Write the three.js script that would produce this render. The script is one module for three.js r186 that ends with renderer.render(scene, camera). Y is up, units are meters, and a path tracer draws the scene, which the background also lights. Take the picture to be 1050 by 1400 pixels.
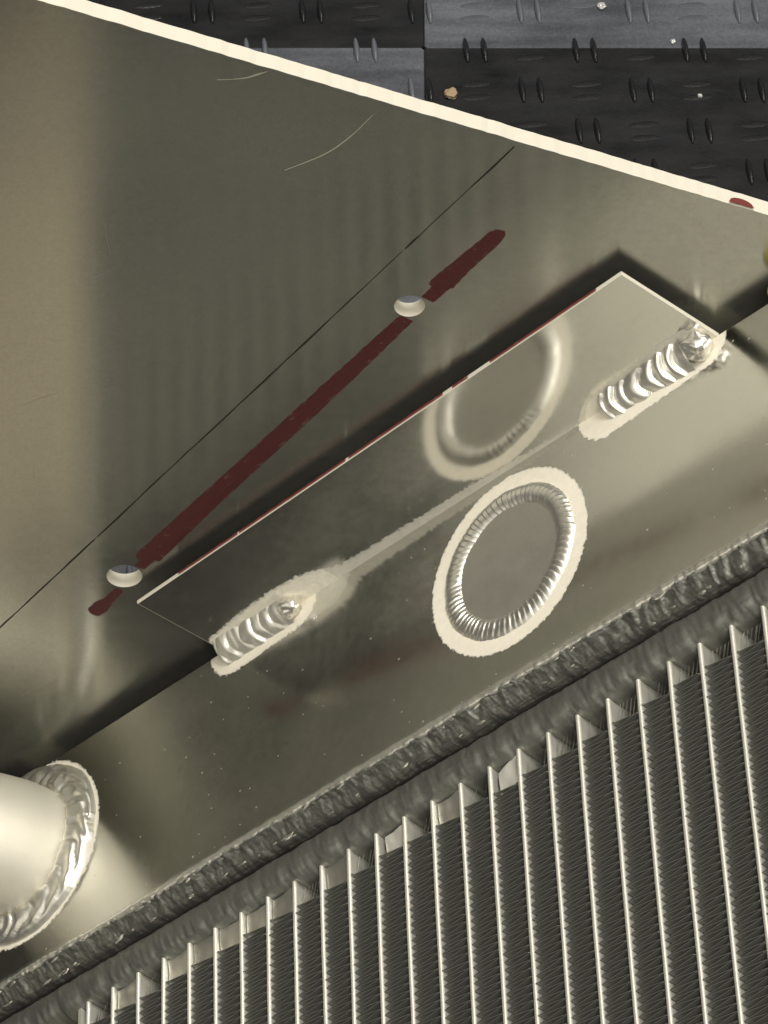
import * as THREE from 'three';
import { RectAreaLightUniformsLib } from 'three/addons/lights/RectAreaLightUniformsLib.js';
import { ImprovedNoise } from 'three/addons/math/ImprovedNoise.js';
import { mergeGeometries } from 'three/addons/utils/BufferGeometryUtils.js';

// ---------------------------------------------------------------- camera, light, exposure
const scene = new THREE.Scene();
const camera = new THREE.PerspectiveCamera(15.34, 768 / 1024, 0.05, 30);
const TILT = 53.8 * Math.PI / 180;                       // the lens points this far below the horizon
camera.position.set(0, 1.02, 0);
camera.up.set(0, 1, 0);
camera.lookAt(0, 1.02 - Math.sin(TILT), -Math.cos(TILT));

const renderer = new THREE.WebGLRenderer({ antialias: true });
renderer.setSize(768, 1024);
renderer.toneMapping = THREE.LinearToneMapping;
renderer.toneMappingExposure = 1.0;
renderer.shadowMap.enabled = true;
RectAreaLightUniformsLib.init();

scene.background = new THREE.Color().setRGB(0.04, 0.038, 0.034);   // dim workshop all round
// [position, look-at, width, height, radiance, label]
const AIM = new THREE.Vector3(0, 0.25, -0.55);
const LAMPS = [
  { at: [0.35, 2.5, -0.7], w: 1.2, h: 0.5, L: 22, color: [1, 0.96, 0.87], label: 'ceiling light panel right above the radiator, outside the picture' },
  { at: [0.25, 2.3, 0.7], w: 1.2, h: 0.4, L: 20, color: [1, 0.96, 0.87], label: 'ceiling light panel above the photographer, outside the picture' },
  { at: [-1.35, 1.21, 0.72], aim: [0, 1.21, -0.55], w: 1.3, h: 1.3, L: 1.3, color: [1, 0.935, 0.765], label: 'large soft light panel standing to the left behind the photographer' },
];

// ---------------------------------------------------------------- helpers
let seed = 20240611;
const rnd = () => { seed = (seed + 0x6D2B79F5) | 0; let t = Math.imul(seed ^ (seed >>> 15), 1 | seed); t = (t + Math.imul(t ^ (t >>> 7), 61 | t)) ^ t; return ((t ^ (t >>> 14)) >>> 0) / 4294967296; };
const rr = (a, b) => a + (b - a) * rnd();
const noiser = new ImprovedNoise();
const ns = (x, y, z = 0) => noiser.noise(x + 11.37, y + 5.71, z + 2.93);
const fbm = (x, y, z = 0, o = 4) => { let s = 0, a = 0.5, f = 1; for (let i = 0; i < o; i++) { s += a * ns(x * f, y * f, z + i * 7.1); a *= 0.5; f *= 2.03; } return s; };
const clamp = (x, a = 0, b = 1) => Math.min(b, Math.max(a, x));
const smooth = (a, b, x) => { const t = clamp((x - a) / (b - a)); return t * t * (3 - 2 * t); };
const lerp = (a, b, t) => a + (b - a) * t;
const MM = 0.001;

const used = {};
const numbered = (n) => { const k = used[n] = (used[n] ?? -1) + 1; return k ? `${n}_${String(k).padStart(3, '0')}` : n; };
function mesh(name, geo, mat, parent) {
  const m = new THREE.Mesh(geo, mat);
  m.name = parent === scene ? numbered(name) : name;
  m.castShadow = m.receiveShadow = true;
  parent.add(m);
  return m;
}
function tag(o, label, category, group) { o.userData.label = label; o.userData.category = category; if (group) o.userData.group = group; return o; }
// grid of nu x nv cells, fn(s, t) -> [x, y, z] in millimetres; uv optional
function grid(nu, nv, fn, uvfn) {
  const pos = [], uv = [], idx = [];
  for (let j = 0; j <= nv; j++) for (let i = 0; i <= nu; i++) {
    const p = fn(i / nu, j / nv); pos.push(p[0] * MM, p[1] * MM, p[2] * MM);
    const q = uvfn ? uvfn(i / nu, j / nv, p) : [i / nu, j / nv]; uv.push(q[0], q[1]);
  }
  for (let j = 0; j < nv; j++) for (let i = 0; i < nu; i++) { const a = j * (nu + 1) + i, b = a + 1, c = a + nu + 1, d = c + 1; idx.push(a, b, d, a, d, c); }
  const g = new THREE.BufferGeometry();
  g.setAttribute('position', new THREE.Float32BufferAttribute(pos, 3));
  g.setAttribute('uv', new THREE.Float32BufferAttribute(uv, 2));
  g.setIndex(idx); g.computeVertexNormals();
  return g;
}
function box(x0, x1, y0, y1, z0, z1) { const g = new THREE.BoxGeometry((x1 - x0) * MM, (y1 - y0) * MM, (z1 - z0) * MM); g.translate((x0 + x1) / 2 * MM, (y0 + y1) / 2 * MM, (z0 + z1) / 2 * MM); return g; }
function planarUV(g, fn) {
  const p = g.attributes.position, uv = new Float32Array(p.count * 2);
  for (let i = 0; i < p.count; i++) { const q = fn(p.getX(i) / MM, p.getY(i) / MM, p.getZ(i) / MM); uv[2 * i] = q[0]; uv[2 * i + 1] = q[1]; }
  g.setAttribute('uv', new THREE.BufferAttribute(uv, 2)); return g;
}
function texture(w, h, fn, srgb = false) {                // fn(x01, y01) -> [r, g, b] in 0..1
  const d = new Uint8Array(w * h * 4);
  for (let y = 0; y < h; y++) for (let x = 0; x < w; x++) {
    const c = fn((x + 0.5) / w, (y + 0.5) / h), k = 4 * (y * w + x);
    d[k] = clamp(c[0]) * 255; d[k + 1] = clamp(c[1]) * 255; d[k + 2] = clamp(c[2]) * 255; d[k + 3] = 255;
  }
  const t = new THREE.DataTexture(d, w, h, THREE.RGBAFormat);
  t.magFilter = t.minFilter = THREE.LinearFilter; t.wrapS = t.wrapT = THREE.RepeatWrapping;
  if (srgb) t.colorSpace = THREE.SRGBColorSpace;
  t.needsUpdate = true; return t;
}
function heights(w, h, fn) {                            // bump map in full precision
  const d = new Float32Array(w * h * 4);
  for (let y = 0; y < h; y++) for (let x = 0; x < w; x++) { const k = 4 * (y * w + x); d[k] = d[k + 1] = d[k + 2] = fn((x + 0.5) / w, (y + 0.5) / h); d[k + 3] = 1; }
  const t = new THREE.DataTexture(d, w, h, THREE.RGBAFormat, THREE.FloatType);
  t.magFilter = t.minFilter = THREE.LinearFilter; t.wrapS = t.wrapT = THREE.RepeatWrapping; t.needsUpdate = true; return t;
}
const toS = (c) => (c <= 0.0031308 ? 12.92 * c : 1.055 * Math.pow(c, 1 / 2.4) - 0.055);
const lin = (r, g, b) => [toS(r), toS(g), toS(b)];
const std = (r, g, b, rough, metal, more = {}) => new THREE.MeshStandardMaterial({ color: new THREE.Color().setRGB(r, g, b), roughness: rough, metalness: metal, side: THREE.DoubleSide, ...more });
// two materials' worth of skin over one plate: bare metal and dull oxide, mixed by mask(x, y); maps span the plate
function skin(w, h, at) {
  const cols = texture(w, h, (x, y) => at(x, y).color, true);
  const rm = texture(w, h, (x, y) => { const q = at(x, y); return [0, q.rough, q.metal]; });
  return new THREE.MeshPhysicalMaterial({ map: cols, roughnessMap: rm, metalnessMap: rm, roughness: 1, metalness: 1, side: THREE.DoubleSide });
}

// the radiator leans: its long side (u), the way across it (v) and its face (w) in the world
const frame = new THREE.Matrix4().makeBasis(
  new THREE.Vector3(0.71654, 0.69440, -0.06624), new THREE.Vector3(-0.03463, -0.05943, -0.99763), new THREE.Vector3(-0.69669, 0.71713, -0.01853));
function leaning(name, label, category) {
  const g = new THREE.Group(); g.name = numbered(name);
  g.quaternion.setFromRotationMatrix(frame); g.position.set(-0.08055, 0.19481, -0.52854);
  tag(g, label, category); scene.add(g); return g;
}

// ---------------------------------------------------------------- materials
const AL = [0.69, 0.685, 0.64];
const OXIDE = [0.82, 0.775, 0.665];
const grit = texture(512, 512, (x, y) => { const n = 0.5 + 0.5 * (rnd() - 0.5) + 0.5 * fbm(x * 24, y * 24, 3, 3); return [n, n, n]; });
const metalPlain = std(...AL, 0.28, 1);
const metalRough = std(0.60, 0.59, 0.54, 0.42, 1, { bumpMap: grit, bumpScale: 0.00012 });
const weldMetal = std(0.76, 0.745, 0.69, 0.46, 1);
const craterMetal = std(0.78, 0.76, 0.70, 0.36, 0.9);
const cutEdge = std(0.76, 0.72, 0.62, 0.75, 0.15);
const redInk = (() => {
  const at = (x, y) => { const st = fbm(x * 26, y * 5, 3, 3), th = smooth(0.26, 0.5, fbm(x * 60, y * 3.2, 9, 3) + 0.25 * (Math.abs(y - 0.5) * 2) ** 3), k = 1 + 0.5 * st; return { color: lin(lerp(0.068 * k, 0.22, th * 0.55), lerp(0.0085 * k, 0.17, th * 0.5), lerp(0.0095 * k, 0.15, th * 0.5)), rough: 0.62 + 0.3 * st, metal: th * 0.5 }; };
  return skin(1024, 64, at);
})();
const redEdge = std(0.17, 0.032, 0.028, 0.7, 0);
const darkInk = std(0.022, 0.021, 0.018, 0.5, 0.3);

// ---------------------------------------------------------------- floor
const floor = new THREE.Group(); floor.name = 'floor'; floor.userData.kind = 'structure'; scene.add(floor);
mesh('subfloor', box(-3000, 3000, -60, -3.6, -3600, 1800), std(0.09, 0.09, 0.09, 0.8, 0), floor);
const scuff = texture(512, 512, (x, y) => {
  const a = 0.84 + 0.35 * fbm(x * 5, y * 40, 1, 4) + 0.25 * fbm(x * 9, y * 9, 4, 4) + (rnd() - 0.5) * 0.14; return [a, a, a];
}, true);
const scuffRough = texture(512, 512, (x, y) => { const a = 0.5 + 0.35 * fbm(x * 14, y * 30, 8, 4); return [a, a, a]; });
const tileBlack = std(0.017, 0.0175, 0.0205, 0.62, 0, { map: scuff, roughnessMap: scuffRough, bumpMap: grit, bumpScale: 0.00008 }); tileBlack.roughness = 1;
const tileGrey = std(0.16, 0.17, 0.198, 0.62, 0, { map: scuff, roughnessMap: scuffRough, bumpMap: grit, bumpScale: 0.00008 }); tileGrey.roughness = 1;
const barBlack = std(0.024, 0.0245, 0.028, 0.2, 0, { bumpMap: grit, bumpScale: 0.00005 }), barGrey = std(0.165, 0.175, 0.203, 0.2, 0, { bumpMap: grit, bumpScale: 0.00005 });
const SEAMX = 14.7, SEAMZ = -956.7, TILE = 300;
const LX = 53.3, LZ = -974.6, PITCH = 40, ROW = 19.6;
const barGeo = [[1.25, 2.6, 6.4], [1.5, 0.3, 5.6]].map((sz) => { const g = new THREE.SphereGeometry(1, 10, 8, 0, Math.PI * 2, 0, Math.PI / 2); g.scale(sz[0] * MM, sz[1] * MM, sz[2] * MM); return g; });
const tileShape = (() => {
  const s = new THREE.Shape(), a = TILE / 2 - 0.35, c = 0.8; s.moveTo(-a + c, -a); s.lineTo(a - c, -a); s.lineTo(a, -a + c); s.lineTo(a, a - c); s.lineTo(a - c, a); s.lineTo(-a + c, a); s.lineTo(-a, a - c); s.lineTo(-a, -a + c); s.closePath();
  const g = new THREE.ExtrudeGeometry(s, { depth: 3, bevelEnabled: true, bevelSize: 0.3, bevelThickness: 0.4, bevelSegments: 1 });
  g.rotateX(-Math.PI / 2); g.translate(0, -3.4, 0); g.scale(MM, MM, MM);
  return planarUV(g, (x, y, z) => [x / TILE + 0.5, z / TILE + 0.5]);
})();
for (let i = -4; i <= 3; i++) for (let j = -3; j <= 4; j++) {
  const black = (i + j) & 1 ? true : false;
  const cx = SEAMX + (i + 0.5) * TILE, cz = SEAMZ + (j + 0.5) * TILE;
  // tiles: i = 0 right of the seam, j = 0 in front of it
  const m = (i + j) % 2 === 0 ? tileBlack : tileGrey;
  const bm = m === tileBlack ? barBlack : barGrey;
  const t = mesh('floor_tile', tileShape, m, floor); t.position.set(cx * MM, 0, cz * MM);
  t.rotation.y = 0;
  if (Math.abs(i) > 2 || j > 1 || j < -2) continue;
  const rest = [];
  const r0 = Math.ceil((cz - TILE / 2 - LZ) / ROW), r1 = Math.floor((cz + TILE / 2 - LZ) / ROW);
  const k0 = Math.floor((cx - TILE / 2 - LX) / PITCH) - 1, k1 = Math.ceil((cx + TILE / 2 - LX) / PITCH) + 1;
  for (let r = r0; r <= r1; r++) for (let k = k0; k <= k1; k++) for (const kind of [0, 1]) for (const side of [-1, 1]) {
    const off = (r & 1 ? PITCH / 2 : 0);
    let x = LX + k * PITCH + off + (kind ? PITCH / 2 : 0), z = LZ + r * ROW, ang = kind ? Math.PI / 2 : 0;
    if (kind) z += side * 3.2; else x += side * 3.3;
    ang += 0.1;
    if (Math.abs(x - cx) > TILE / 2 - 1.4 || Math.abs(z - cz) > TILE / 2 - 1.4) continue;
    const near = x > -75 && x < 150 && z > -1000 && z < -880;
    if (near) { const b = mesh('tread_bar', barGeo[kind], kind ? m : bm, t); b.position.set((x - cx) * MM, 0, (z - cz) * MM); b.rotation.y = ang; }
    else { const g = barGeo[kind].clone(); g.rotateY(ang); g.translate((x - cx) * MM, 0, (z - cz) * MM); rest.push(g); }
  }
  if (rest.length) { const b = mesh('tread_bar', mergeGeometries(rest), bm, t); b.userData.kind = 'stuff'; }
}

// crumbs lying on the floor
function crumb(name, x, z, r, mat, label, group) {
  const g = new THREE.IcosahedronGeometry(r * MM, 2), p = g.attributes.position;
  for (let i = 0; i < p.count; i++) { const n = 1 + 0.55 * ns(p.getX(i) / MM / r * 1.3 + x, p.getY(i) / MM / r * 1.3, p.getZ(i) / MM / r * 1.3 + z); p.setXYZ(i, p.getX(i) * n, p.getY(i) * n * 0.7, p.getZ(i) * n); }
  g.computeVertexNormals();
  const m = mesh(name, g, mat, scene); m.position.set(x * MM, r * 0.62 * MM, z * MM);
  return tag(m, label, 'debris', group);
}
crumb('pebble', 24.3, -932.6, 2.3, std(0.42, 0.31, 0.19, 0.8, 0), 'small tan pebble on the black floor tile beside the long pale sheet edge');
const chipMat = std(0.8, 0.8, 0.8, 0.4, 0.4);
crumb('metal_chip', 114.2, -932.6, 0.9, chipMat, 'tiny white chip lying alone in the middle of the black floor tile', 'bright chips on the floor');
crumb('metal_chip', 80.0, -976.8, 1.5, chipMat, 'tiny white chip on the grey floor tile at the top of the picture', 'bright chips on the floor');
crumb('metal_chip', 105.6, -959.2, 0.95, chipMat, 'tiny white chip on the grey tile close to the seam with the black tile', 'bright chips on the floor');

// ---------------------------------------------------------------- the big upright sheet
const sheet = leaning('aluminium_sheet', 'large aluminium sheet behind the radiator, with two holes and a dark red marker line', 'metal sheet');
const GAP = 4.2, THICK = 4.2, SU = 2.28, SW = 2.49;   // SU, SW: where the marks lie along u and w
{
  const outline = [[122.9, 330.5], [277.3, -52.5], [34, -303], [-330, 47.6], [-200, 330]];
  const s = new THREE.Shape();
  outline.forEach(([x, y], k) => {
    if (k === 0) s.moveTo(x, y);
    if (k === 1) { const [ax, ay] = outline[0]; const N = 260; for (let i = 1; i <= N; i++) { const t = i / N, j = 0.17 * ns(i * 0.9, 3) + 0.12 * ns(i * 0.21, 9); s.lineTo(lerp(ax, x, t) + j * 0.93, lerp(ay, y, t) + j * 0.37); } }
    else if (k) s.lineTo(x, y);
  });
  s.closePath();
  for (const [x, y, r] of [[171.15 + SU, 51.75 + SW, 3.5], [55.35 + SU, 32.2 + SW, 4.35]]) { const h = new THREE.Path(); h.absarc(x, y, r, 0, Math.PI * 2, true); s.holes.push(h); }
  const g = new THREE.ExtrudeGeometry(s, { depth: THICK, bevelEnabled: false, curveSegments: 40 });
  g.rotateX(Math.PI / 2); g.translate(0, GAP + THICK, 0); g.scale(MM, MM, MM);
  const X0 = -330, X1 = 330, Y0 = -330, Y1 = 330;
  planarUV(g, (x, y, z) => [(x - X0) / (X1 - X0), (z - Y0) / (Y1 - Y0)]);
  const face = skin(1400, 1400, (x, y) => {
    const u = lerp(X0, X1, x), w = lerp(Y0, Y1, y);
    const cloud = fbm(u / 42, w / 42, 1, 4), fine = fbm(u / 3.1, w / 3.1, 6, 3), grain = hash(u * 7.3, w * 5.1) - 0.5;
    const drag = fbm((u - w) / 30, (u + w) / 2.6, 3, 3);                       // rolling marks
    const k = 1 + 0.10 * cloud + 0.07 * fine + 0.12 * grain + 0.04 * drag;
    return { color: lin(0.40 * k, 0.397 * k, 0.355 * k * (1 - 0.03 * cloud)), rough: 0.21 + 0.05 * cloud + 0.015 * fine + 0.012 * drag, metal: 0.96 };
  });
  const bump = heights(900, 900, (x, y) => 0.5 + 0.9 * fbm(x * 5, y * 5, 2, 2) + 0.006 * fbm(x * 120, y * 120, 5, 2));
  face.bumpMap = bump; face.bumpScale = 0.0009;
  face.anisotropy = 0.9; face.anisotropyRotation = Math.PI / 4;   // the sheet was rubbed one way
  const m = mesh('sheet_plate', g, [face, cutEdge], sheet);
}
function hash(x, y) { const s = Math.sin(x * 127.1 + y * 311.7) * 43758.5453; return s - Math.floor(s); }
// flat marks on the front of the sheet: a ribbon along points [u, w, half width]
function ribbon(points, v, jag, step = 0.6, thick = 0.05) {
  const c = new THREE.CatmullRomCurve3(points.map((p) => new THREE.Vector3(p[0] + SU, p[1] + SW, p[2])), false, 'centripetal');
  const n = Math.max(4, Math.ceil(c.getLength() / step));
  const front = grid(n, 2, (s, t) => {
    const p = c.getPoint(s), q = c.getTangent(s), l = Math.hypot(q.x, q.y) || 1, h = Math.max(0.02, p.z + jag * ns(s * n * 0.45, t * 3, p.x));
    const k = (t - 0.5) * 2 * h; return [p.x - q.y / l * k, v - (t > 0.4 && t < 0.6 ? thick : thick * 0.3), p.y + q.x / l * k];
  });
  return front;
}
mesh('marker_line', ribbon([[202.1, 55.2, 0.9], [201.2, 54.6, 1.75], [198, 54.0, 2.1], [190, 53.0, 2.35], [183, 52.0, 2.75], [180.9, 51.6, 2.8], [180.2, 51.2, 2.0], [175.4, 50.4, 1.7]], GAP, 0.25), redInk, sheet);
mesh('marker_line', ribbon([[167.9, 49.3, 1.79], [160, 48.1, 2.02], [150, 46.4, 2.24], [135, 44.0, 2.46], [118, 41.3, 2.58], [100, 38.6, 2.69], [82, 35.8, 2.91], [68, 33.5, 3.08], [64.4, 32.9, 3.02], [63.5, 32.4, 1.68], [60.3, 31.8, 1.46]], GAP, 0.25), redInk, sheet);
mesh('marker_line', ribbon([[50.7, 29.5, 1.2], [47.5, 28.9, 1.35], [45.3, 28.5, 1.5], [43.6, 28.4, 2.1], [40.9, 28.0, 2.2], [39.4, 27.9, 1.7], [38.8, 27.9, 0.7]], GAP, 0.3), redInk, sheet);
// scribed line, thin and broken where the pen skipped
{
  const parts = [];
  const P = (t) => [lerp(16, 221.9, t), lerp(40.2, 71.9, t)];
  let t = 0; while (t < 1) {
    const l = rr(0.02, 0.1), e = Math.min(1, t + l), a = P(t), b = P(e), m = [(a[0] + b[0]) / 2, (a[1] + b[1]) / 2 + rr(-0.1, 0.1)], h = rr(0.13, 0.30);
    parts.push(ribbon([[...a, h * 0.6], [...m, h], [...b, h * 0.6]], GAP, 0.05, 1)); t = e + (rnd() < 0.3 ? 0.004 : -0.002);
  }
  mesh('scribe_line', mergeGeometries(parts), darkInk, sheet);
}
const scratchMat = std(0.55, 0.53, 0.44, 0.6, 0.5);
mesh('scratch', ribbon([[182.5, 102.7, 0.06], [187, 101.2, 0.12], [193.1, 99.7, 0.16], [200, 99.7, 0.12], [207.5, 100.8, 0.05]], GAP, 0.05, 1), scratchMat, sheet);
mesh('scratch', ribbon([[191.8, 132.0, 0.05], [194, 129.9, 0.1], [196.7, 127.8, 0.16], [198.6, 127.0, 0.25], [200.9, 126.0, 0.06]], GAP, 0.05, 1), scratchMat, sheet);
{
  const faint = std(0.40, 0.39, 0.33, 0.55, 0.75), parts = [];
  for (let i = 0; i < 26; i++) { const u = rr(0, 215), w = rr(15, 150), a = rr(-0.5, 1.2), l = rr(3, 14), b = rr(-0.6, 0.6); if (u * 0.928 + w * 0.372 > 225 || (u > 35 && w < 72)) continue;
    parts.push(ribbon([[u, w, 0.015], [u + Math.cos(a) * l * 0.5 + b * 0.3, w + Math.sin(a) * l * 0.5 - b, 0.05], [u + Math.cos(a) * l, w + Math.sin(a) * l, 0.015]], GAP, 0.02, 1.5, 0.03)); }
  mesh('fine_scratches', mergeGeometries(parts), faint, sheet).userData.kind = 'stuff';
}
// red dot on the cut edge
{ const e = (u, v, w) => [u + 0.93 * 0.12, v, w + 0.37 * 0.12];
  const g = grid(10, 4, (s, t) => { const a = (s - 0.5) * 2, h = Math.sqrt(Math.max(0, 1 - a * a)); return e(SU + 244.3 + 0.372 * a * 3.2, GAP + 0.05 + 1.9 * h * t, SW + 22.2 - 0.928 * a * 3.2); });
  g.translate(0.00012, 0, 0.00005); mesh('marker_dot', g, redEdge, sheet); }

// ---------------------------------------------------------------- the radiator
const rad = leaning('radiator', 'welded aluminium radiator: bright end tank with round weld, small bracket, filler neck and finned core', 'radiator');
const UA = -230, UB = 300, TV = -60.5, TD = -45;
// where welding left the tank's face dull and pale
const ragged = (u, v, a = 0.5) => a * (ns(u / 1.1, v / 1.1, 4) * 0.9 + ns(u / 0.4, v / 0.4, 8) * 0.55);
function etchTank(u, v) {
  let e = 0, soft = 0;
  const r = Math.hypot(u - 151.45, v + 26.9) + ragged(u, v, 0.55);
  e = Math.max(e, smooth(24.55, 24.15, r) * smooth(14.2, 14.6, r));
  const seg = (u0, u1, rv0, rv1) => { const t = clamp((u - u0) / (u1 - u0)), rad = lerp(rv0, rv1, t); return Math.hypot(u - lerp(u0, u1, t), v) - rad + ragged(u, v, 0.7); };
  e = Math.max(e, smooth(0.25, -0.25, seg(60.5, 82, 8.6, 7.4)));
  e = Math.max(e, smooth(0.25, -0.25, seg(184.5, 213.5, 8.8, 7.2)));
  soft = Math.max(soft, 0.42 * smooth(1.5, -2, seg(76, 93, 7, 7.5)));
  const rp = Math.hypot(u + 15, v + 25.5) + ragged(u, v, 0.7) + 0.5 * fbm(u / 9, v / 9);
  e = Math.max(e, smooth(26.3, 25.9, rp) * (0.55 + 0.45 * smooth(23.8, 24.6, rp)));
  const edge = v + 60.5;                                                          // rubbed strip along the lower seam
  soft = Math.max(soft, 0.35 * smooth(2.2, 0.4, edge + 0.8 * fbm(u / 4, 1, 3)) * (0.5 + 0.5 * smooth(30, 60, u)));
  return [e, soft];
}
function bareMetal(u, v, o) {                            // o = 0 on the tank, which is duller than the bracket
  const cloud = fbm(u / 26 + o, v / 26, 2, 4), fine = fbm(u / 2.3, v / 2.3 + o, 7, 3), g = hash(u * 5.7 + o, v * 9.1) - 0.5;
  const k = 1 + 0.09 * cloud + 0.05 * fine + 0.05 * g;
  const speck = ns(u / 1.1 + o, v / 1.1, 20) > 0.73 ? 0.6 : 0;
  return { c: AL.map((x) => x * 0.93 * k), r: (o ? 0.14 : 0.18) + 0.08 * cloud + 0.03 * fine + 0.12 * speck, speck };
}
const mixSkin = (b, e, soft, u, v) => {
  const k = 1 + 0.10 * fbm(u / 2, v / 2, 5, 3) + 0.08 * (hash(u * 3.3, v * 4.7) - 0.5);
  const m = Math.max(e, soft * (0.8 + 0.6 * fbm(u / 1.5, v / 1.5, 3, 2)));
  return { color: lin(...b.c.map((x, i) => lerp(x, OXIDE[i] * k, m))), rough: lerp(b.r, 0.92, Math.max(e, soft * 0.9)), metal: lerp(1, 0.05, m) };
};
{
  // closed profile (v, w) swept along u, the face wavy by hundredths of a millimetre
  const prof = []; const c = 1.0;
  const arc = (cv, cw, a0, a1) => { for (let i = 0; i <= 5; i++) { const a = lerp(a0, a1, i / 5); prof.push([cv + c * Math.cos(a), cw + c * Math.sin(a)]); } };
  arc(TV + c, TD + c, Math.PI * 1.5, Math.PI); arc(TV + c, -c, Math.PI, Math.PI / 2);
  for (let i = 1; i < 24; i++) prof.push([lerp(TV + c, -0.5, i / 24), 0]);
  prof.push([-0.5, 0], [-0.2, -0.08], [0, -0.4], [0, TD], [TV + c, TD]);
  const N = 160;
  const U = (s) => lerp(UA, UB, s);
  const g = grid(N, prof.length - 1, (s, t) => { const p = prof[Math.round(t * (prof.length - 1))]; const u = U(s); const wave = p[1] > -0.05 ? 0.16 * fbm(u / 55, p[0] / 40, 4, 2) * smooth(-60, -50, p[0]) * smooth(0, -8, p[0]) : 0; return [u, p[0], p[1] + wave]; },
    (s, t, p) => [(p[0] + 60) / 340, (p[1] + 62) / 64]);
  const mat = skin(2040, 384, (x, y) => { const u = x * 340 - 60, v = y * 64 - 62, [e, soft] = etchTank(u, v); const b = bareMetal(u, v, 0); return mixSkin(b, Math.max(e, b.speck * 0.7), soft, u, v); });
  mesh('end_tank', g, mat, rad);
  for (const x of [UA, UB]) { const s = new THREE.Shape(prof.map((p) => new THREE.Vector2(p[0], p[1]))), cap = new THREE.ShapeGeometry(s); cap.rotateZ(Math.PI / 2); cap.rotateY(Math.PI / 2);
    const q = cap.attributes.position; const sp = new THREE.ShapeGeometry(s).attributes.position; for (let i = 0; i < q.count; i++) q.setXYZ(i, x * MM, sp.getX(i) * MM, sp.getY(i) * MM); cap.computeVertexNormals(); mesh('tank_end', cap, metalPlain, rad); }
}
// bracket: a small plate standing on the tank's back edge
const bracket = (() => {
  const s = new THREE.Shape(); s.moveTo(56.9, -0.3); s.lineTo(218.4, -0.3); s.lineTo(216.7, 31.3); s.lineTo(56.1, 29.0); s.closePath();
  const g = new THREE.ExtrudeGeometry(s, { depth: 0.7, bevelEnabled: true, bevelSize: 0.2, bevelThickness: 0.2, bevelOffset: -0.2, bevelSegments: 2 });
  g.rotateX(Math.PI / 2); g.translate(0, 0.45, 0); g.scale(MM, MM, MM);
  planarUV(g, (x, y, z) => [(x - 50) / 175, (z + 1) / 34]);
  const mat = skin(1400, 272, (x, y) => {
    const u = x * 175 + 50, w = y * 34 - 1;
    const line = (pts) => { for (let i = 1; i < pts.length; i++) if (u <= pts[i][0]) { const t = (u - pts[i - 1][0]) / (pts[i][0] - pts[i - 1][0]); return lerp(pts[i - 1][1], pts[i][1], clamp(t)); } return 0; };
    const top = line([[55, 3.5], [58, 6.3], [70, 7.9], [82, 8.7], [90, 8.1], [95, 6.6], [101, 3.6], [115, 3.0], [143, 2.4], [165, 1.2], [178, 0.4], [180, 2.6], [183, 5.0], [192, 6.6], [205, 7.8], [213, 7.6], [219, 5]]);
    const m = smooth(0.5, -0.6, w - top + ragged(u, w, 0.8));
    const e = m * (u < 97 ? 0.9 : u < 175 ? 0.55 : 0.25 + 0.6 * smooth(188, 182, u) + 0.4 * smooth(198, 206, u));
    return mixSkin(bareMetal(u, w, 40), 0, e, u, w);
  });
  const b = mesh('bracket', g, [mat, cutEdge], rad);
  // red marker rubbed along the top edge, with bare stretches
  const top = (u) => lerp(29.0, 31.3, (u - 56.1) / 160.6);
  for (const [a, z] of [[71, 92], [92.5, 129], [130, 161], [164, 169], [176, 209]]) {
    const n = Math.ceil((z - a) / 0.8);
    mesh('marker_stripe', grid(n, 2, (q, t) => { const u = lerp(a, z, q), h = 0.9 + 0.25 * ns(u / 1.6, 2); return [u, -0.34 + t * h, top(u) + (t < 0.2 ? -0.02 : 0.03)]; }), redEdge, b);
  }
  return b;
})();

// ---------------------------------------------------------------- welds
// round weld: overlapping coins of metal along a circle
{
  const N = 72, R = 17.7, H = 2.75, nt = N * 12;
  const g = grid(nt, 14, (s, t) => {
    const a = s * Math.PI * 2, x = (t - 0.5) * 2;                                  // -1 inside, 1 outside
    const wob = 0.6 * fbm(Math.cos(a) * 3, Math.sin(a) * 3, 6, 3);
    const ph = s * N + 0.55 * x * x + 0.8 * fbm(Math.cos(a) * 2.2, Math.sin(a) * 2.2, 3, 3), k = ph - Math.floor(ph), id = Math.floor(ph);
    const coin = (k < 0.82 ? k / 0.82 : (1 - k) / 0.18);
    const hgt = (1 - Math.pow(Math.abs(x), 2.2)) * (1.15 + 0.25 * ns(id * 0.77, 1)) + coin * (0.25 + 0.2 * ns(id * 1.9, 4)) * (1 - Math.pow(Math.abs(x), 4)) - 0.05 + 0.1 * fbm(Math.cos(a) * 9, Math.sin(a) * 9, x, 2);
    const r = R + wob + x * H * (1 + 0.05 * ns(id * 1.3, 5) + 0.03 * coin);
    return [151.45 + r * Math.cos(a), -26.9 + r * Math.sin(a), hgt];
  });
  mesh('round_weld', g, weldMetal, rad);
  // the plug welded into the tank, a little proud of its face
  const plug = new THREE.CircleGeometry(15.6 * MM, 64); plug.translate(151.45 * MM, -26.9 * MM, 0.12 * MM);
  planarUV(plug, (x, y) => [(x - 130) / 45, (y + 50) / 45]);
  mesh('weld_plug', plug, skin(256, 256, (x, y) => { const u = 130 + 45 * x, v = -50 + 45 * y, f = fbm(u / 5, v / 5, 9, 4), q = fbm(u / 0.8, v / 0.8, 2, 2), k = 1 + 0.12 * f + 0.1 * q; return { color: lin(0.40 * k, 0.385 * k, 0.34 * k), rough: 0.46 + 0.12 * f, metal: 0.7 }; }), rad);
}
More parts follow.
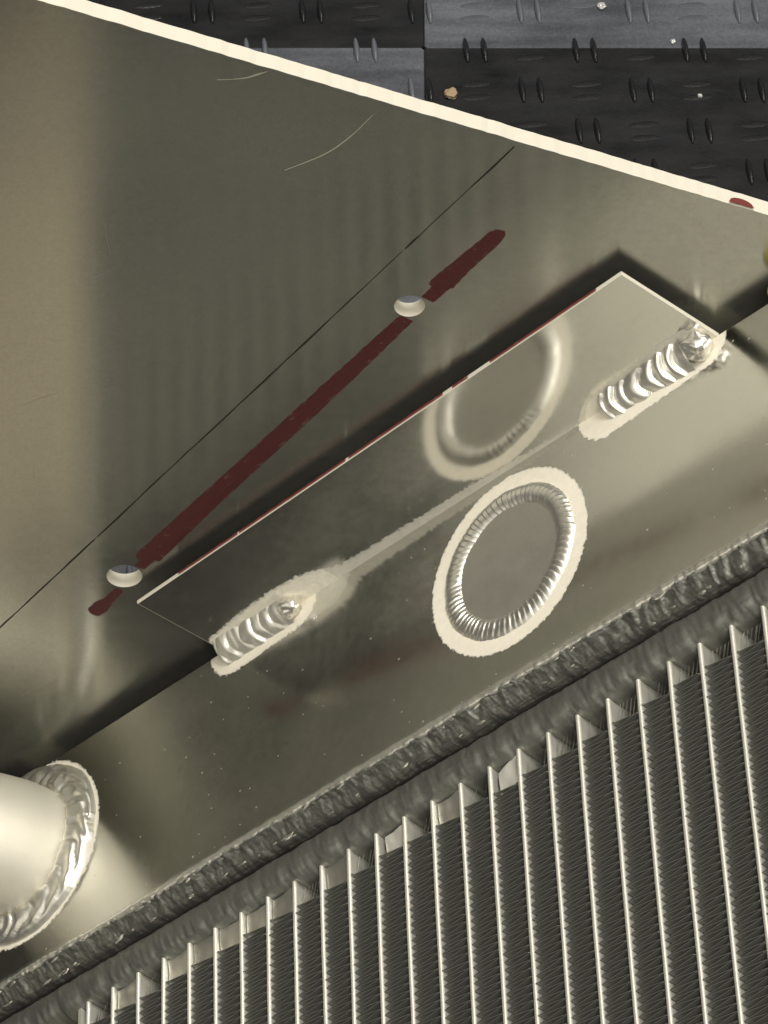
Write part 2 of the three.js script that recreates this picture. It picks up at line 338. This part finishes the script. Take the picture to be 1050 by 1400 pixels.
// fillet bead in the corner between tank and bracket, stacked coins and a blob at its far end
function fillet(u0, u1, leg0, leg1, n, blob, twist, tail, bulge) {
  const parts = [];
  const bead = grid(Math.round(n * 22), 24, (s, t) => {
    const u = lerp(u0, u1, s), a = lerp(-0.1, Math.PI / 2 + 0.1, t);                // 0 = on the tank, 90 = on the bracket
    const arc = Math.sin(clamp(t, 0, 1) * Math.PI), flat = Math.sqrt(Math.max(0, arc));
    const ph = s * n + 0.6 * arc + twist * (t - 0.5) + 0.55 * ns(s * 2.6, u0, 2) + 0.05 * ns(s * 20, t * 3, u0), id = Math.floor(ph), k = ph - id;
    const coin = k < 0.72 ? Math.sin(k / 0.72 * Math.PI / 2) : Math.cos((k - 0.72) / 0.28 * Math.PI / 2);
    const end = Math.sqrt(Math.max(0, 1 - Math.pow(Math.max(0, (tail - s) / tail), 2)));
    const leg = lerp(leg0, leg1, s) * (1 + 0.09 * ns(id * 1.7, 2, u0) + 0.06 * ns(s * 14, t * 2, u0)) * (0.35 + 0.65 * end);
    const rad = leg / Math.max(0.75, Math.cos(a) + Math.sin(a)) * (1 + 0.09 * arc + bulge * (1 + 0.8 * ns(id * 2.3, 7, u0)) * coin * flat);
    return [u, -rad * Math.cos(a), rad * Math.sin(a)];
  });
  parts.push(bead);
  const b = new THREE.SphereGeometry(1, 28, 20), p = b.attributes.position;
  for (let i = 0; i < p.count; i++) { const x = p.getX(i), y = p.getY(i), z = p.getZ(i), q = 1 + 0.26 * ns(x * 1.2 + blob[0], y * 1.2, z * 1.2) + 0.14 * ns(x * 4 + blob[0], y * 4, z * 4); p.setXYZ(i, (blob[0] + x * q * blob[3]) * MM, (blob[1] + y * q * blob[4]) * MM, (blob[2] + z * q * blob[5]) * MM); }
  b.computeVertexNormals(); 
  return [bead, b];
}
{
  const [l, lb] = fillet(56.3, 81.5, 5.4, 4.8, 6.5, [82.6, -2.2, 2.6, 3.1, 2.8, 2.8], 0.3, 0.10, 0.11);
  const w1 = mesh('weld_bead', l, weldMetal, rad); mesh('weld_crater', lb, craterMetal, w1);
  const [r, rb] = fillet(183.5, 211, 4.4, 5.6, 7.2, [214.2, -2.3, 2.6, 3.6, 3.3, 3.5], -0.25, 0.12, 0.24);
  const w2 = mesh('weld_bead', r, weldMetal, rad); mesh('weld_crater', rb, craterMetal, w2);
}
// filler neck: a pipe leaning away to the left, welded round its foot
{
  const path = new THREE.CatmullRomCurve3([[-15, -25.5, -3], [-15.2, -25.5, 4], [-18.5, -25.5, 14], [-28, -25.5, 33], [-48, -25.5, 64], [-85, -25.5, 104]].map((p) => new THREE.Vector3(...p)));
  const fr = path.computeFrenetFrames(80);
  const pipe = grid(80, 56, (s, t) => { const i = Math.round(s * 80), p = path.getPoint(s), a = t * Math.PI * 2, r = 17.6, A = fr.normals[i], B = fr.binormals[i]; const c = Math.cos(a) * r, d = Math.sin(a) * r; return [p.x + A.x * c + B.x * d, p.y + A.y * c + B.y * d, p.z + A.z * c + B.z * d]; });
  const neckMat = std(0.74, 0.71, 0.62, 0.56, 0.6, { bumpMap: grit, bumpScale: 0.00003 });
  const neck = mesh('filler_neck', pipe, neckMat, rad);
  const N = 19;
  const g = grid(N * 20, 20, (s, t) => {
    const a = s * Math.PI * 2, x = (t - 0.5) * 2;
    const ph = s * N + 0.9 * x * x + 0.5 * x + 1.3 * fbm(Math.cos(a) * 2, Math.sin(a) * 2, 13, 3), id = Math.floor(ph), k = ph - id;
    const coin = k < 0.7 ? Math.sin(k / 0.7 * Math.PI / 2) : Math.cos((k - 0.7) / 0.3 * Math.PI / 2);
    const dome = Math.sqrt(Math.max(0, 1 - Math.pow(Math.abs(x), 2.6)));
    const hgt = dome * (2.3 + 0.6 * ns(id * 1.13, 4) + coin * (0.95 + 0.6 * ns(id * 2.1, 9)) + 0.8 * fbm(Math.cos(a) * 6, Math.sin(a) * 6, x, 2)) + 1.6 * smooth(0.2, -0.9, x) - 0.1;
    const r = 20.9 + 0.6 * fbm(Math.cos(a) * 3, Math.sin(a) * 3, 23, 3) + x * 4.3 * (1 + 0.10 * ns(id * 0.9, 7));
    return [-15 + r * Math.cos(a), -25.5 + r * Math.sin(a), hgt];
  });
  mesh('neck_weld', g, weldMetal, rad);
}
// ---------------------------------------------------------------- lower seam: lumpy weld, groove, rolled header
const tubeU = (k) => k * 9;
{
  const N = 1400;
  const sp = [[-59.9, -0.25], [-60.3, 0.3], [-60.9, 0.62], [-61.5, 0.45], [-62.1, -0.3], [-63.0, -1.2], [-64.2, -2.0], [-65.1, -3.2], [-65.5, -5.5], [-65.0, -9.5]];
  const ridge = grid(N, 27, (s, t) => {
    const u = lerp(-60, 270, s), f = t * (sp.length - 1), i = Math.min(sp.length - 2, Math.floor(f)), q = f - i;
    const ph = u / 4.4 + 0.9 * t + 1.2 * fbm(u / 12, 1, 9, 3), id = Math.floor(ph), k = ph - id;
    const coin = (k < 0.75 ? k / 0.75 : (1 - k) / 0.25) - 0.5;
    const strong = smooth(165, 200, u + 25 * ns(u / 20, 4)) * 0.6 + 0.05, mid = Math.sin(t * Math.PI);
    const lump = 0.75 * fbm(u / 3.0, t * 2.5, 5, 4) + 0.3 * Math.abs(fbm(u / 5, t * 4, 25, 3)) + 0.35 * fbm(u / 9, t * 2, 15, 2) + 0.05 * ns(u / 0.8, t * 7, 3);
    return [u, lerp(sp[i][0], sp[i + 1][0], q) - 0.9 * mid * (lump + 0.4 * coin * strong) - 0.7 * fbm(u / 10, 8, 1, 2), lerp(sp[i][1], sp[i + 1][1], q) + mid * (0.95 * lump + 0.75 * coin * strong)];
  });
  mesh('seam_weld', ridge, std(0.30, 0.296, 0.275, 0.34, 0.95, { bumpMap: grit, bumpScale: 0.0002 }), rad);
  // bright melted lip along the top of the seam
  const lip = grid(1400, 8, (s, t) => {
    const u = lerp(-60, 270, s), a = lerp(-0.4, Math.PI + 0.3, t);
    const r = 0.85 + 0.7 * fbm(u / 4.5, 3, 8, 4) + 0.18 * ns(u / 1.2, 6, t * 2) + 0.22 * smooth(140, 210, u);
    return [u, -60.75 - 0.55 * fbm(u / 8, 6, 2, 3) + r * Math.cos(a), 0.12 + 0.85 * r * Math.sin(a)];
  });
  // torn flecks of bright metal along the seam and the groove
  const flecks = [];
  for (let i = 0; i < 70; i++) {
    const u = rr(-30, 245), low = rnd() < 0.6, l = rr(0.5, 1.6), h = rr(0.2, 0.5), tw = rr(-0.5, 0.5);
    const g = grid(4, 2, (s, t) => [(s - 0.5) * 2 * l, (t - 0.5) * 2 * h * Math.sin(0.3 + s * 2.5), 0.3 * Math.sin(t * Math.PI) + 0.25 * ns(s * 3, t * 2, i)]);
    g.rotateX(rr(-0.4, 0.9)); g.rotateZ(tw); g.translate(u * MM, (low ? rr(-65.6, -64.6) : rr(-62.8, -61.4)) * MM, (low ? rr(-2.6, -1.9) : rr(0.0, 0.5)) * MM); flecks.push(g);
  }
  mesh('seam_flecks', mergeGeometries(flecks), std(0.78, 0.76, 0.70, 0.35, 0.95), rad).userData.kind = 'stuff';
  mesh('seam_lip', lip, std(0.74, 0.72, 0.65, 0.4, 0.85), rad);
  const header = grid(900, 26, (s, t) => {
    const u = lerp(-60, 270, s);
    const pts = [[-63.8, -9], [-64.9, -9], [-65.6, -7.4], [-66.2, -5.4], [-67.5, -4.2], [-70.2, -4.1], [-72.9, -5.2], [-74.4, -8], [-74.6, -16]];
    const f = t * (pts.length - 1), i = Math.min(pts.length - 2, Math.floor(f)), q = f - i;
    let v = lerp(pts[i][0], pts[i + 1][0], q), w = lerp(pts[i][1], pts[i + 1][1], q);
    const near = Math.abs(((u / 9) % 1 + 1.5) % 1 - 0.5) * 9;                         // distance to the nearest tube
    const low = smooth(0.45, 0.9, t);
    v += low * (0.5 * smooth(2.6, 0.8, near) - 0.2) + (0.6 * fbm(u / 5, t * 3, 3, 3) + 0.5 * fbm(u / 1.8, t * 2, 13, 3)) * (0.6 + t * 0.6);
    w += 0.5 * fbm(u / 6, t * 3, 7, 4) + 0.35 * fbm(u / 2.2, t * 4, 17, 3) - low * 0.2 * smooth(2.2, 0.6, near);
    return [u, v, w];
  });
  mesh('header_plate', header, std(0.25, 0.248, 0.23, 0.5, 0.9, { bumpMap: grit, bumpScale: 0.0001 }), rad);
  // wall between the header and the tank, closing the groove
  mesh('tank_foot', box(-60, 270, -67.5, -58, -40, -9.8), std(0.2, 0.2, 0.18, 0.6, 0.9), rad);
}
// ---------------------------------------------------------------- core: flat tubes and folded fins
const CORE_END = -262, WT = -7;
{
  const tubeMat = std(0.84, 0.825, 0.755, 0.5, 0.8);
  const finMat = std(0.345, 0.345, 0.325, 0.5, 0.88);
  const endMats = [std(0.66, 0.64, 0.58, 0.42, 0.9), std(0.45, 0.44, 0.40, 0.45, 0.9), std(0.82, 0.8, 0.74, 0.4, 0.6)];
  const half = 0.62, depth = 20;
  const makeTube = (v0, seedv) => {
    const prof = [[-half, -depth], [-half, -0.7]]; for (let i = 0; i <= 6; i++) { const a = Math.PI * (1 - i / 6); prof.push([half * Math.cos(a), -0.7 + 0.7 * Math.sin(a)]); } prof.push([half, -0.7], [half, -depth]);
    return grid(60, prof.length - 1, (s, t) => { const p = prof[Math.round(t * (prof.length - 1))], v = lerp(v0, CORE_END, s); return [p[0] + 0.16 * fbm(v / 25, seedv, 2, 2) + 0.03 * ns(v / 2, seedv, p[0]), v, WT + p[1] + 0.12 * fbm(v / 18, seedv, 6, 2)]; });
  };
  for (let k = -0; k <= 29; k++) {
    const t = mesh('tube', makeTube(-72.4 + rr(-0.25, 0.25), k * 3.7), tubeMat, rad); t.position.x = tubeU(k) * MM;
  }
  const side = mesh('side_plate', box(-3.2, -2.2, CORE_END, -72.6, WT - depth, WT - 0.2), tubeMat, rad);
  mesh('side_channel', box(-26, -3.3, CORE_END, -76, WT - depth, WT - 6.2), metalRough, rad);
  mesh('side_rail', box(-80, -17, CORE_END - 20, -88.2, WT - 6, WT - 3), std(0.80, 0.71, 0.55, 0.7, 0.1), rad);
  // serpentine fin: period 2.05, filling the 7.3 mm between two tubes
  const makeFin = (kk) => {
    const per = 2.05, v0 = -80.6 + rr(-0.6, 0.5), n = Math.floor((v0 - CORE_END) / per * 2), g0 = half + 0.02, g1 = 9 - half - 0.02;
    const pts = [];
    for (let i = 0; i <= n; i++) {
      const v = v0 - i * per / 2, j = rr(-0.22, 0.22), e = (i & 1) ? g1 : g0, o = (i & 1) ? g1 - 0.5 : g0 + 0.5;
      const q = (i & 1) ? g0 + 0.5 : g1 - 0.5;
      pts.push([o, v + 0.12 + j * 0.4, 0], [e, v + j * 0.4, 0], [o, v - 0.12 + j * 0.4, 0]);
    }
    const lift = pts.map((p, i) => 0.22 * ns(i * 0.31, kk * 2.3) + (rnd() < 0.04 ? 0.35 : 0));
    const m = pts.length - 1;
    // front edge has thickness: two layers joined
    const sheetAt = (dv) => (s, t) => { const i = Math.round(s * m), p = pts[i]; return [p[0], p[1] + dv, lerp(-depth, 0, t) + WT - 0.42 + (t > 0.5 ? lift[i] : 0)]; };
    const A = grid(m, 3, sheetAt(0.07)), B = grid(m, 3, sheetAt(-0.07));
    const C = grid(m, 1, (s, t) => { const i = Math.round(s * m), p = pts[i]; return [p[0], p[1] + lerp(0.07, -0.07, t), WT - 0.41 + lift[i]]; });
    return mergeGeometries([A, B, C]);
  };
  const bright = { 3: 0, 4: 1, 5: 0, 6: 0, 7: 1, 11: 2, 13: 0, 15: 2, 9: 1, 1: 0 };
  for (let k = 0; k < 29; k++) {
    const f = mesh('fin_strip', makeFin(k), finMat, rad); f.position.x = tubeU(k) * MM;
    // last fold of each strip, bent flat against the header
    const kind = k in bright ? bright[k] : -1;
    if (kind >= 0) {
      const tilt = rr(0.2, 0.9), a = rr(0.2, 1), wdt = 7.1 - (kind === 2 ? 1.2 : 0), off = kind === 2 ? 1.2 : 0.05;
      const g = grid(10, 8, (s, t) => { const x = 0.9 + off + wdt * s, wob = 0.35 * ns(s * 2.4, t * 2, k * 3.1);
        const topv = -74.3 - 0.7 * Math.sin(s * 3 + k) * 0.6 - (kind === 2 ? 1.4 * (1 - s) : 0);
        return [x, lerp(topv, -80.9 - 1.2 * (kind === 2 ? (1 - s) * 0.8 : 0.1), t), WT - 1.4 + lerp(0.3, -0.1, t) + tilt * (s - 0.5) * 0.5 + wob]; });
      const e = mesh('bent_fin', g, endMats[kind], f);
    } else {
      // louvred end face: slanted slats
      const parts = []; const n = 6;
      for (let i = 0; i < n; i++) { const x = 1.1 + i * 1.15 + rr(-0.15, 0.15), tw = rr(0.3, 0.7); parts.push(grid(2, 3, (s, t) => [x + s * 0.75 + t * 1.2 - 0.4, -80.4 + t * 4.6, WT - 1.9 + s * tw - 0.3 + 0.25 * ns(s, t, k)])); }
      mesh('bent_fin', mergeGeometries(parts), endMats[1], f);
    }
  }
}

// ---------------------------------------------------------------- yellow cap at the right edge of the picture
{
  const o = new THREE.Group(); o.name = 'yellow_cap'; o.quaternion.setFromRotationMatrix(frame);
  const at = new THREE.Vector3(238.4 * MM, -1.2 * MM, -0.6 * MM).applyMatrix4(frame); o.position.set(at.x - 0.08055, at.y + 0.19481, at.z - 0.52854);
  tag(o, 'small rounded yellow cap peeking in at the right border on the tank edge', 'cap'); scene.add(o);
  const lathe = new THREE.LatheGeometry([[0, 5], [1.6, 4.9], [2.6, 4.3], [3.1, 3.2], [3.2, 1.2], [3.6, 0.8], [3.6, 0], [0, 0]].map((p) => new THREE.Vector2(p[0] * MM, p[1] * MM)), 32); lathe.rotateX(Math.PI / 2);
  mesh('cap_body', lathe, std(0.62, 0.50, 0.07, 0.45, 0), o);
}

// ---------------------------------------------------------------- lamps, outside the picture
for (const d of LAMPS) {
  const o = new THREE.Group(); o.name = numbered('light_panel'); o.position.set(...d.at); o.lookAt(d.aim ? new THREE.Vector3(...d.aim) : AIM); tag(o, d.label, 'lamp'); scene.add(o);
  const t = 0.03, W = d.w, H = d.h;
  const hs = mesh('lamp_housing', new THREE.BoxGeometry(W + 0.06, H + 0.06, t), std(0.6, 0.6, 0.6, 0.6, 0), o); hs.position.z = -t / 2 - 0.004;
  const em = new THREE.MeshStandardMaterial({ color: 0x111111, emissive: new THREE.Color().setRGB(...d.color), emissiveIntensity: Math.min(1, d.L * 0.05), roughness: 0.6 });
  const df = mesh('lamp_diffuser', new THREE.PlaneGeometry(W, H), em, o); df.position.z = 0.0;
  const l = new THREE.RectAreaLight(new THREE.Color().setRGB(...d.color), d.L, W, H); l.name = 'panel_glow'; l.position.z = 0.004; l.rotation.y = Math.PI; o.add(l);
}
renderer.render(scene, camera);
